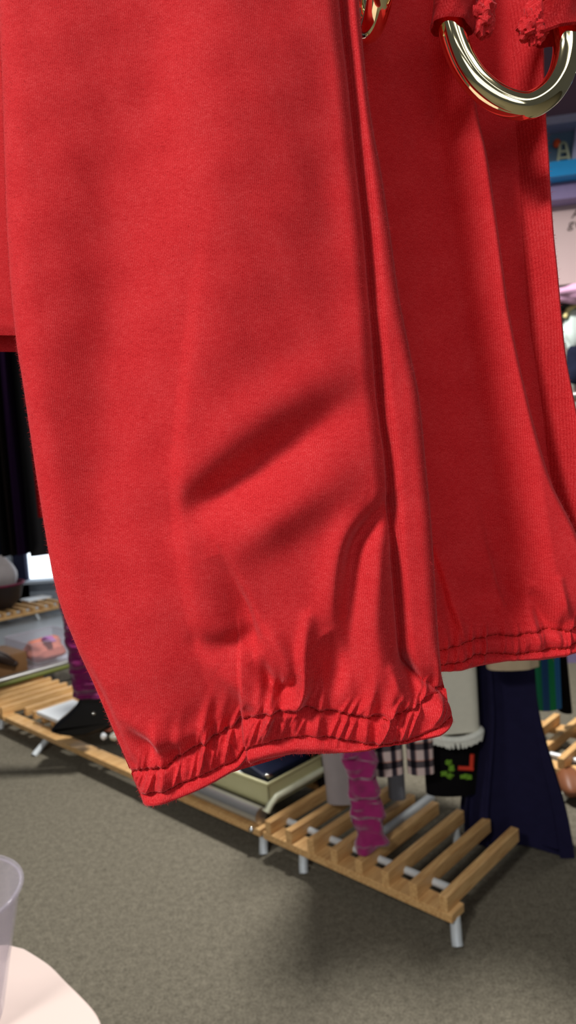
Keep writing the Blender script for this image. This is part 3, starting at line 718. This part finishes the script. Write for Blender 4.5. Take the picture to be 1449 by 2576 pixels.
make_bench(BW(1.92, 5.66), BROT+PI/2, 1.6, [.03+.1*i for i in range(16)], (.3, 1.4), 'slatted bench by the bright window holding the dark basket')

# silver tubes lying on the benches
def world_tube(name, p, q, r, mat, label, cat, group=None, cap=None):
    o = MB().tube([tuple(p), tuple(q)], r, n=20).build(name, mat, None, True); return tag(o, label, cat, group)
world_tube('metal_tube', BW(.016, .80, .127), BW(.016, 1.50, .127), .0305, SILVER, 'thick silver tube lying along the front rail before the cream tray', 'tube')
world_tube('metal_tube', BW(-.3, 3.30, .163), BW(.75, 3.30, .163), .022, SILVER, 'silver tube lying across the far left bench in front of the brown bag', 'tube')
world_tube('olive_tube', BW(-.2, 3.235, .155), BW(.75, 3.235, .155), .014, OLIVE, 'thin olive tube beside the silver tube at far left', 'tube')

# cream tray with packages
tr = empty('cream_tray', BW(.06, .80, .141), BROT, label='cream plastic tray of packages on the long bench', cat='tray')
TA, TB, TH = .34, .72, .085
mb = MB(); mb.box((TA/2, TB/2, .004), (TA, TB, .008))
for c_, s_ in (((.004, TB/2, TH/2), (.008, TB, TH)), ((TA-.004, TB/2, TH/2), (.008, TB, TH)), ((TA/2, .004, TH/2), (TA, .008, TH)), ((TA/2, TB-.004, TH/2), (TA, .008, TH))): mb.box(c_, s_, bev=.002)
mb.build('tray_shell', CREAMP, tr)
MB().tube([(0, 0, TH), (TA, 0, TH), (TA, TB, TH), (0, TB, TH)], .008, n=10, closed=True).build('tray_rim', CREAMP, tr, True)
MB().tube([(-.02, -.004, -.01), (.0, -.006, .012), (.03, -.006, .028), (TA, -.006, .03)], .013, n=10).build('tray_lip', simple('pale_lip', (206, 208, 182), .35), tr, True)
MB().box((-.002, .34, .045), (.003, .05, .03)).build('orange_sticker', ORANGEC, tr)
def tray_item(name, label, cat, mat, a, b, z, size, rot, lumpy=False):
    p = BW(.06+a, .80+b, .141+z)
    o = (lump(MB(), (0, 0, 0), size, .15, 3, a*50) if lumpy else MB().box((0, 0, 0), size, bev=min(size)*.2)).build(name, mat, None, lumpy)
    o.location = Vector(tuple(p)); o.rotation_euler = rot; return tag(o, label, cat)
tray_item('folded_cloth', 'blue folded cloth in the cream tray', 'cloth', BLUEC, .13, .42, .085, (.10, .12, .06), (0, 0, BROT), True)
tray_item('white_card', 'white card leaning in the cream tray beside blue cloth', 'card', PAPER, .155, .25, .12, (.26, .012, .17), (math.radians(-40), 0, BROT))
tray_item('navy_package', 'navy wrapped package in the cream tray near its corner', 'package', NAVYP, .17, .12, .085, (.28, .14, .05), (math.radians(14), 0, BROT))
tray_item('foil_wrapper', 'small shiny silver wrapper at the corner of the cream tray', 'wrapper', CHROME, .05, .05, .088, (.022, .016, .008), (0, .3, BROT), True)
sc = tag(MB().lathe([(0, .012), (.006, .011), (.010, .006), (.011, 0), (0, 0)], n=20).build('chrome_bolt', CHROME, None, True), 'chrome bolt head on the rail end beside the silver tube', 'bolt')
sc.location = Vector(tuple(BW(-.021, .815, .088))); sc.rotation_euler = (PI/2, 0, BROT-PI/2)

# things on the left benches
cd = tag(MB().box((0, 0, 0), (.22, .30, .02), bev=.004).build('white_box', PAPER), 'flat white box beside the black boot', 'box')
cd.location = Vector(tuple(BW(.15, 2.40, .153))); cd.rotation_euler = (0, 0, BROT)
def upright_prism(name, pts, Y, thick, mat, bev, parent=None, yaw=0.0):
    """side outline of a solid thing in its own upright plane, given its real thickness and rounded"""
    Q = [at_y(x, y, Y) for x, y in pts]; c = np.mean(Q, 0); poly = [(q[0]-c[0], q[2]-c[2]) for q in Q]
    mb = MB().prism(poly, -thick/2, thick/2, bev).xf(Matrix.Rotation(PI/2, 4, 'X'))
    o = mb.build(name, mat, parent, True); o.location = Vector(tuple(c)); o.rotation_euler = (0, 0, yaw); return o
BOOTY = at_z(200, 1846, .141)[1]
boot = upright_prism('ankle_boot', [tuple(p) for p in spline([(138, 1836), (142, 1818), (168, 1796), (196, 1768), (212, 1742), (250, 1732), (290, 1744), (302, 1790), (284, 1822), (245, 1838), (200, 1846)], 5, True)], BOOTY, .10, LEATHER, .022)
tag(boot, 'black leather ankle boot with a metal eyelet on the long bench', 'boot')
ey = MB().tube([(.006*math.cos(t), 0, .006*math.sin(t)) for t in np.linspace(0, 2*PI, 16, endpoint=False)], .0022, n=8, closed=True).build('eyelet', CHROME, boot, True)
ey.location = Vector(tuple(at_y(243, 1785, BOOTY)))-boot.location+Vector((0, -.052, 0))
for i, (px, py, m, nm, lb, ct, r) in enumerate([(278, 1845, CORAL, 'coral_ornament', 'coral speckled ornament beside the boot on the long bench', 'ornament', (.03, .03, .028)),
        (262, 1866, PAPER, 'white_ornament', 'small white glass ornament behind the rail near the cuff', 'ornament', (.014, .014, .016)),
        (292, 1868, CREAMC, 'cream_ornament', 'cream and gold ornament under the coral one near the cuff', 'ornament', (.026, .024, .02)),
        (240, 1838, CHROME, 'silver_clasp', 'small silver clasp hanging below the black boot', 'clasp', (.012, .006, .02))]):
    p = at_z(px, py, .13); p = Vector((p[0], p[1], .141+r[2] if i != 3 else .16))
    o = lump(MB(), (0, 0, 0), r, .12, 4, i).build(nm, m, None, True); o.location = p; tag(o, lb, ct)
# brown bag and clear bin
bg = empty('brown_bag', BW(.0, 3.345, .141), BROT, label='brown ribbed bag with a dark leather flap on the far left bench', cat='bag')
mb = MB().box((.20, .17, .08), (.40, .33, .16), bev=.025); mb.build('bag_body', BROWN, bg, True)
mb = MB(); mb.tube([(.30, -.01, .10), (.24, -.012, .145), (.18, .02, .185), (.12, .08, .21)], [.02, .034, .036, .03], n=14, flat=.7); mb.ball((.305, -.01, .097), (.018, .018, .02)); mb.build('flap', DKBROWN, bg, True)
bn = empty('clear_bin', BW(.43, 3.345, .141), BROT, label='clear plastic bin of coral and lilac cloth beside the brown bag', cat='bin')
BX, BY, BZ = .36, .40, .19
mb = MB()
for c_, s_ in (((.002, BY/2, BZ/2), (.004, BY, BZ)), ((BX-.002, BY/2, BZ/2), (.004, BY, BZ)), ((BX/2, .002, BZ/2), (BX, .004, BZ)), ((BX/2, BY-.002, BZ/2), (BX, .004, BZ)), ((BX/2, BY/2, .002), (BX, BY, .004))): mb.box(c_, s_)
mb.build('bin_wall', CLEAR, bn); MB().tube([(0, 0, BZ), (BX, 0, BZ), (BX, BY, BZ), (0, BY, BZ)], .006, n=8, closed=True).build('bin_rim', CLEAR, bn, True)
for nm, m, lb, p, r in (('coral_cloth', CORAL, 'coral crumpled cloth inside the clear bin', (.62, 3.55, .225), (.13, .15, .08)), ('lilac_cloth', LILAC, 'lilac cloth on top of the coral cloth in the clear bin', (.60, 3.44, .315), (.03, .07, .02))):
    o = lump(MB(), (0, 0, 0), r, .16, 3, 5).build(nm, m, None, True); o.location = Vector(tuple(BW(*p))); o.rotation_euler = (0, 0, BROT); tag(o, lb, 'cloth')
# dark basket on the bench by the window
q = at_y(4, 1515, 6.95)
bk = empty('dark_basket', (q[0], q[1], .145), label='dark maroon rimmed basket on the bench by the window', cat='basket')
MB().lathe([(0, 0), (.10, 0), (.19, .10), (.225, .24), (.235, .25), (.218, .25), (.18, .11), (.09, .015), (0, .015)], n=40).build('basket_shell', DKBROWN, bk, True)
MB().tube([(.228*math.cos(t), .228*math.sin(t), .17+.075) for t in np.linspace(0, 2*PI, 40, endpoint=False)], .012, n=8, closed=True).build('basket_rim', MAROON, bk, True)
wcl = lump(MB(), (0, 0, 0), (.16, .14, .26), .12, 3, 2).build('grey_white_cloth', GREYC, None, True); wcl.location = Vector((q[0], q[1], .46)); tag(wcl, 'grey white cloth bundled in the dark basket', 'cloth')
q2 = at_z(90, 1506, .15)
ppr = tag(MB().box((0, 0, 0), (.26, .20, .02), bev=.004).build('white_paper', PAPER), 'white paper on the bench by the window', 'paper'); ppr.location = Vector((q2[0]+.0, q2[1], .152)); ppr.rotation_euler = (0, 0, BROT)

# ------------------------------------------------------------------ hanging clothes
def drape(name, label, cat, mat, pxl, pxr, py, Y, depth=.10, yaw=0.0, top_w=None, waves=3, amp=.12, ztop=1.5, group=None, ztilt=0.0, wob=0.0, seed=0, nz=46, hang_dx=0.0, hang_dy=0.0, top_d=None, crumple=0.0, parts=None):
    """a hanging cloth thing: a closed, folded tube whose hem spans pxl..pxr at row py and which hangs from ztop"""
    A_, B_ = at_y(pxl, py, Y), at_y(pxr, py, Y); c = (A_+B_)/2; w = B_[0]-A_[0]; h = ztop-c[2]; tw = top_w if top_w else w
    n = 72; mb = MB(); rings = []; r_ = random.Random(seed); ph = r_.uniform(0, 6)
    for j in range(nz):
        t = (j/(nz-1)); hh = t*h; ww = w+(tw-w)*smoothstep(0, 1, np.array(min(1, hh/min(h, .55))))
        ww *= 1+wob*math.sin(hh*70+ph)*.5+wob*math.sin(hh*41+ph*2)*.5; dd = (depth+((top_d or depth)-depth)*smoothstep(0, 1, np.array(min(1, hh/min(h, .55)))))*(1+wob*math.sin(hh*58+ph))
        row = []
        for i in range(n):
            a = 2*PI*i/n; k = 1+amp*math.sin(waves*a*2+ph+t*1.2)*(1-.55*t)+amp*.4*math.sin(waves*a*3+ph*2)*(1-t)
            ca, sa = math.cos(a), math.sin(a)
            x = ww/2*math.copysign(abs(ca)**.7, ca)*(1 if abs(ca) > .5 else k)
            y = dd/2*math.copysign(abs(sa)**.8, sa)*k
            if crumple:
                nn = noise.noise(Vector((x*9, seed, hh*26)))+.6*noise.noise(Vector((x*18+3, seed, hh*60))); y += -crumple*nn*(1 if sa < 0 else -.4); x *= 1+crumple*4*noise.noise(Vector((seed, ca*2, hh*34)))
            row.append(mb.bm.verts.new((x+hang_dx*hh, y+hang_dy*hh, hh+(ztilt*x*(1-t)**4))))
        rings.append(row)
    uvs = []
    for A2, B2 in zip(rings, rings[1:]):
        for i in range(n): mb.bm.faces.new((A2[i], A2[(i+1) % n], B2[(i+1) % n], B2[i]))
    mb.bm.faces.new(rings[-1])
    inner = [mb.bm.verts.new((v.co.x*.95, v.co.y*.9, v.co.z+.02)) for v in rings[0]]
    for i in range(n): mb.bm.faces.new((rings[0][(i+1) % n], rings[0][i], inner[i], inner[(i+1) % n]))
    mb.bm.faces.new(list(reversed(inner)))
    o = mb.build(name, mat, None, True); o.location = Vector(tuple(c)); o.rotation_euler = (0, 0, yaw)
    me = o.data; ul = me.uv_layers.new(name='UVMap')
    for lp in me.loops:
        v = me.vertices[lp.vertex_index].co; ul.data[lp.index].uv = (v.x+.5, v.z)
    return tag(o, label, cat, group)
GC = 'clothes hanging over the benches'
nv_ = drape('navy_dress', 'long navy dress hanging behind the nearest bench', 'dress', NAVY, 1172, 1432, 2110, 2.37, .12, math.radians(-8), top_w=.19, waves=3, amp=.6, ztilt=-.16, hang_dx=-.02, seed=3, group=GC)
drape('cream_shirt', 'cream shirt whose hem shows above the navy dress', 'shirt', BEIGEC, 1225, 1354, 1677, 2.20, .08, 0, waves=2, amp=.1, seed=4, group=GC)
sk = drape('cream_skirt', 'cream felt skirt with a fringed hem beside the red cuff', 'skirt', CREAMC, 1082, 1206, 1838, 2.33, .06, 0, waves=2, amp=.06, seed=5, group=GC, hang_dx=.0)
# fringe along the skirt hem
wsk = sk.dimensions.x
mb = MB(); fr_pts = []
for i in range(64):
    a = 2*PI*i/64; x = (wsk/2+.004)*math.copysign(abs(math.cos(a))**.7, math.cos(a)); y = .033*math.copysign(abs(math.sin(a))**.8, math.sin(a))
    sag = -.016*math.cos(x/wsk*PI); fr_pts.append((x, y, sag-.004))
    mb.tube([(x, y, .002+sag), (x*1.02, y*1.05, -.014+sag), (x+random.uniform(-.003, .003), y*1.05, -.032+sag+random.uniform(-.004, .004))], [.009, .009, .004], n=7)
mb.tube(fr_pts, .012, n=10, closed=True)
mb.build('fringe', FRINGE, sk, True)
drape('teal_garment', 'dark teal garment hanging between cream skirt and navy dress', 'garment', TEAL, 1178, 1245, 1898, 2.42, .10, 0, waves=2, amp=.08, seed=6, group=GC)
bk_ = drape('black_embroidered_dress', 'black dress with green flowers and a red corner under the cream skirt', 'dress', BLACKC, 1072, 1215, 1988, 2.40, .09, 0, waves=2, amp=.05, seed=7, top_w=.24, group=GC)
lo_ = bk_.location
def motif(pts, r, mat, name, Y=2.352):
    for p in pts:
        q = Vector(tuple(at_y(p[0], p[1], Y)))-lo_; o = lump(MB(), (0, 0, 0), (r*p[2], .006, r*p[3]), .3, 3, p[0]).build(name, mat, bk_, True); o.location = q
motif([(1128, 1918, 1, .8), (1136, 1934, 1, 1), (1118, 1946, 1.1, .8), (1132, 1952, 1, .8), (1170, 1953, 1.4, .8), (1180, 1956, 1, .7)], .011, GREENE, 'embroidered_flower')
mb = MB()
for p0, p1 in (((1188, 1898), (1186, 1936)), ((1152, 1932), (1190, 1934))):
    mb.tube([Vector(tuple(at_y(*p0, 2.352)))-lo_, Vector(tuple(at_y(*p1, 2.352)))-lo_], .008, n=8)
mb.build('red_braid', REDE, bk_, True)
drape('magenta_scarf', 'fuzzy magenta scarf hanging onto the nearest bench', 'scarf', MAGENTA, 897, 976, 2130, 2.165, .05, math.radians(5), waves=3, amp=.10, wob=.14, hang_dx=-.06, hang_dy=.18, seed=8, nz=150, crumple=.035, group=GC)
drape('grey_garment', 'smooth grey garment hanging left of the magenta scarf', 'garment', GREYC, 822, 912, 2012, 2.46, .08, 0, waves=1, amp=.05, seed=9, top_w=.2, group=GC)
drape('grey_sock', 'blue grey knit sock hanging behind the plaid shirt tails', 'sock', GREYB, 978, 1020, 2004, 2.44, .06, 0, waves=1, amp=.04, seed=10, group=GC)
drape('plaid_shirt', 'black and white plaid shirt tail beside the magenta scarf', 'shirt', PLAID, 936, 1014, 1944, 2.30, .06, 0, waves=2, amp=.06, seed=11, top_w=.14, hang_dy=.08, group=GC)
drape('plaid_shirt', 'black and white plaid shirt tail right of its twin, by cream skirt', 'shirt', PLAID, 1026, 1092, 1942, 2.30, .05, math.radians(-6), waves=2, amp=.06, seed=12, top_w=.12, hang_dy=.10, group=GC)
drape('maroon_garment', 'maroon crumpled garment hanging behind the cream tray', 'garment', MAROON, 762, 826, 1962, 2.86, .10, 0, waves=3, amp=.2, wob=.12, seed=13, crumple=.03, top_w=.16, group=GC)
drape('orange_strap', 'orange strap hanging over the maroon garment', 'strap', ORANGEC, 752, 792, 1890, 2.66, .015, 0, waves=1, amp=.02, seed=14, group=GC)
drape('brown_garment', 'dark brown garment hanging between maroon and grey garments', 'garment', BROWNBLK, 800, 850, 1985, 2.75, .10, 0, waves=2, amp=.1, seed=15, top_w=.14, group=GC)
drape('striped_skirt', 'blue and green striped skirt right of the navy dress', 'skirt', BGSTRIPE, 1335, 1410, 1778, 2.95, .10, 0, waves=2, amp=.06, seed=16, group=GC)
drape('black_trousers', 'black trousers hanging at right beside the striped skirt', 'trousers', BLACKC, 1404, 1434, 1786, 3.0, .10, 0, waves=1, amp=.05, seed=17, group=GC, hang_dx=-.05)
drape('plum_scarf', 'dark plum fuzzy scarf hanging over the black boot', 'scarf', PLUM, 186, 262, 1752, 3.25, .07, 0, waves=3, amp=.08, wob=.06, seed=18, nz=100, crumple=.02, hang_dx=-.05, ztop=1.0, group=GC)
rail_ = tag(MB().tube([tuple(BW(.45, -.25, 1.535)), tuple(BW(.45, 3.0, 1.535))], .014, n=14).build('clothes_rail', SILVER, None, True), 'silver clothes rail above the benches, behind the red sleeves', 'rail')
# unseen blouses added crosswise on the rail to shade the floor under the benches
bl = drape('shade_blouse', 'dark unseen blouse added on the rail to shade the floor below', 'blouse', INK, 900, 1110, 1700, 2.45, .09, 0, waves=2, amp=.10, seed=50, ztop=1.52, group='blouses added to shade the floor under the benches')
bl.location = Vector(tuple(BW(.54, .40, .72))); bl.rotation_euler = (0, 0, BROT)
bl.scale = (.36/bl.dimensions.x, 1, .8/bl.dimensions.z)
for i in range(1, 13):
    o = bl.copy(); COL.objects.link(o); o.location = Vector(tuple(BW(.54+.01*(i % 3), .40+.115*i, .72))); o.rotation_euler = (0, 0, BROT+.05*math.sin(i*2.1))
# brown shoe at far right
bs = lump(MB(), (0, 0, 0), (.13, .05, .05), .12, 2, 3).build('brown_shoe', simple('tan_leather', (120, 72, 44), .5), None, True); p = at_z(1432, 1975, .03); bs.location = Vector((p[0], p[1], .055)); bs.rotation_euler = (0, 0, BROT+.6); tag(bs, 'brown leather shoe on the floor by the right bench', 'shoe')
rp = tag(MB().tube([tuple(at_z(1411, 2006, .02)), tuple(at_z(1438, 1978, .02))], .02, n=14).build('cream_rope', CREAMC, None, True), 'cream twisted rope end on the floor at right edge', 'rope')
# the dark rack at the left, clothes seen edge-on
GD = 'dark clothes on the left rack'
RKY = 3.7
for i, (x0, x1, yb, m, nm, lb, ct) in enumerate([(-70, 33, 1392, INK, 'navy_coat', 'navy coat at the left edge of the rack', 'coat'),
        (36, 58, 1388, BLACKC, 'black_dress', 'black dress beside the navy coat on the left rack', 'dress'),
        (60, 76, 1386, BROWNBLK, 'brown_black_jacket', 'brown black jacket on the left rack', 'jacket'),
        (78, 98, 1384, PURPLED, 'dark_purple_dress', 'dark purple dress on the left rack beside the red sleeve', 'dress'),
        (97, 136, 1300, DKRED, 'red_blouse', 'short red blouse showing beside the sleeve on the left rack', 'blouse'),
        (100, 160, 1386, BLACKC, 'black_skirt', 'black skirt under the red blouse on the left rack', 'skirt')]):
    drape(nm, lb, ct, m, x0, x1, yb, RKY if 'red' not in nm else RKY-.26, .42 if 'red' not in nm else .06, 0, waves=2, amp=.06, ztop=2.35, seed=30+i, group=GD)
tag(MB().tube([tuple(at_y(-140, 600, RKY)*np.array([1, 1, 0])+np.array([0, 0, 2.36])), tuple(at_y(420, 600, RKY)*np.array([1, 1, 0])+np.array([0, 0, 2.36]))], .014, n=12).build('clothes_rail', SILVER, None, True), 'silver rail of the left rack behind the red sweatshirt', 'rail')

# ------------------------------------------------------------------ pale pink table with a clear cup, front left
TZ = .75
edge_px = [(60, 2384), (95, 2405), (130, 2430), (165, 2466), (200, 2500), (232, 2534), (250, 2562), (257, 2590), (256, 2640)]
ed = [at_z(x, y, TZ)[:2] for x, y in spline(edge_px, 4)]
poly = [tuple(p) for p in ed]
poly += [(ed[-1][0]-.01, .30), (ed[-1][0]-.06, .22), (-1.25, .22), (-1.3, .28), (-1.3, ed[0][1]-.05), (-1.25, ed[0][1]+.01), tuple(at_z(20, 2374, TZ)[:2])]
tb = empty('pink_table', (-.8, .55, 0), label='pale pink round cornered table in the front left corner', cat='table')
mb = MB().prism([(x+.8, y-.55) for x, y in poly], TZ-.025, TZ, .004); mb.build('tabletop', PINKTOP, tb, True)
for x, y in ((-.42, -.25), (.15, -.25), (-.42, .2), (.1, .2)): MB().tube([(x, y, TZ-.025), (x, y, 0)], .022, n=14).build('leg', WHITEMETAL, tb, True)
cc = at_y(-152, 2262, .80); hb = cc[2]-TZ
cup = empty('clear_cup', (cc[0], cc[1], TZ), label='clear plastic cup standing on the pale pink table', cat='cup')
RC = .092
MB().lathe([(0, .004), (RC*.62, .004), (RC*.64, .01), (RC*.80, hb*.5), (RC*.985, hb-.004), (RC, hb), (RC*.97, hb), (RC*.95, hb-.006), (RC*.77, hb*.5), (RC*.60, .014), (0, .012)], n=72).build('cup_wall', CLEAR, cup, True)
MB().tube([(RC*math.cos(t), RC*math.sin(t), hb) for t in np.linspace(0, 2*PI, 72, endpoint=False)], .003, n=10, closed=True).build('cup_rim', CLEAR, cup, True)

# ------------------------------------------------------------------ light
def area(name, loc, size, power, col=(1, .97, .93), target=None):
    li = bpy.data.lights.new(name, 'AREA'); li.shape = 'RECTANGLE'; li.size, li.size_y = size; li.energy = power; li.color = col
    o = bpy.data.objects.new(name, li); COL.objects.link(o); o.location = loc
    if target: o.rotation_euler = (Vector(target)-Vector(loc)).to_track_quat('-Z', 'Y').to_euler()
    return o
for loc, size, p in (((-1.38, -1.0, 2.9), (.3, .6), 90), ((1.5, -1.6, 3.2), (.35, 2.4), 8), ((.2, -2.6, 3.2), (2.4, .4), 9), ((-.9, -4.4, 3.2), (2.4, .4), 12), ((1.6, -4.0, 3.2), (.4, 2.4), 10), ((-2.6, -2.4, 3.2), (.4, 2.4), 9)):
    area('ceiling_lamp', loc, size, p)
area('ceiling_lamp', tuple(BW(.78, .95, 3.2)), (.30, .30), 165)
area('ceiling_lamp', (2.6, 3.4, 3.2), (.3, .9), 18)
area('ceiling_lamp', (-3.4, 5.4, 3.2), (.3, 1.2), 20)
wo = bpy.data.worlds.new('shop_air'); S.world = wo; wo.use_nodes = True
wo.node_tree.nodes['Background'].inputs[0].default_value = (.95, .97, 1.0, 1); wo.node_tree.nodes['Background'].inputs[1].default_value = .06
S.view_settings.view_transform = 'Standard'; S.view_settings.look = 'None'; S.view_settings.exposure = 0.0; S.view_settings.gamma = 1.0
S.view_settings.use_curve_mapping = False
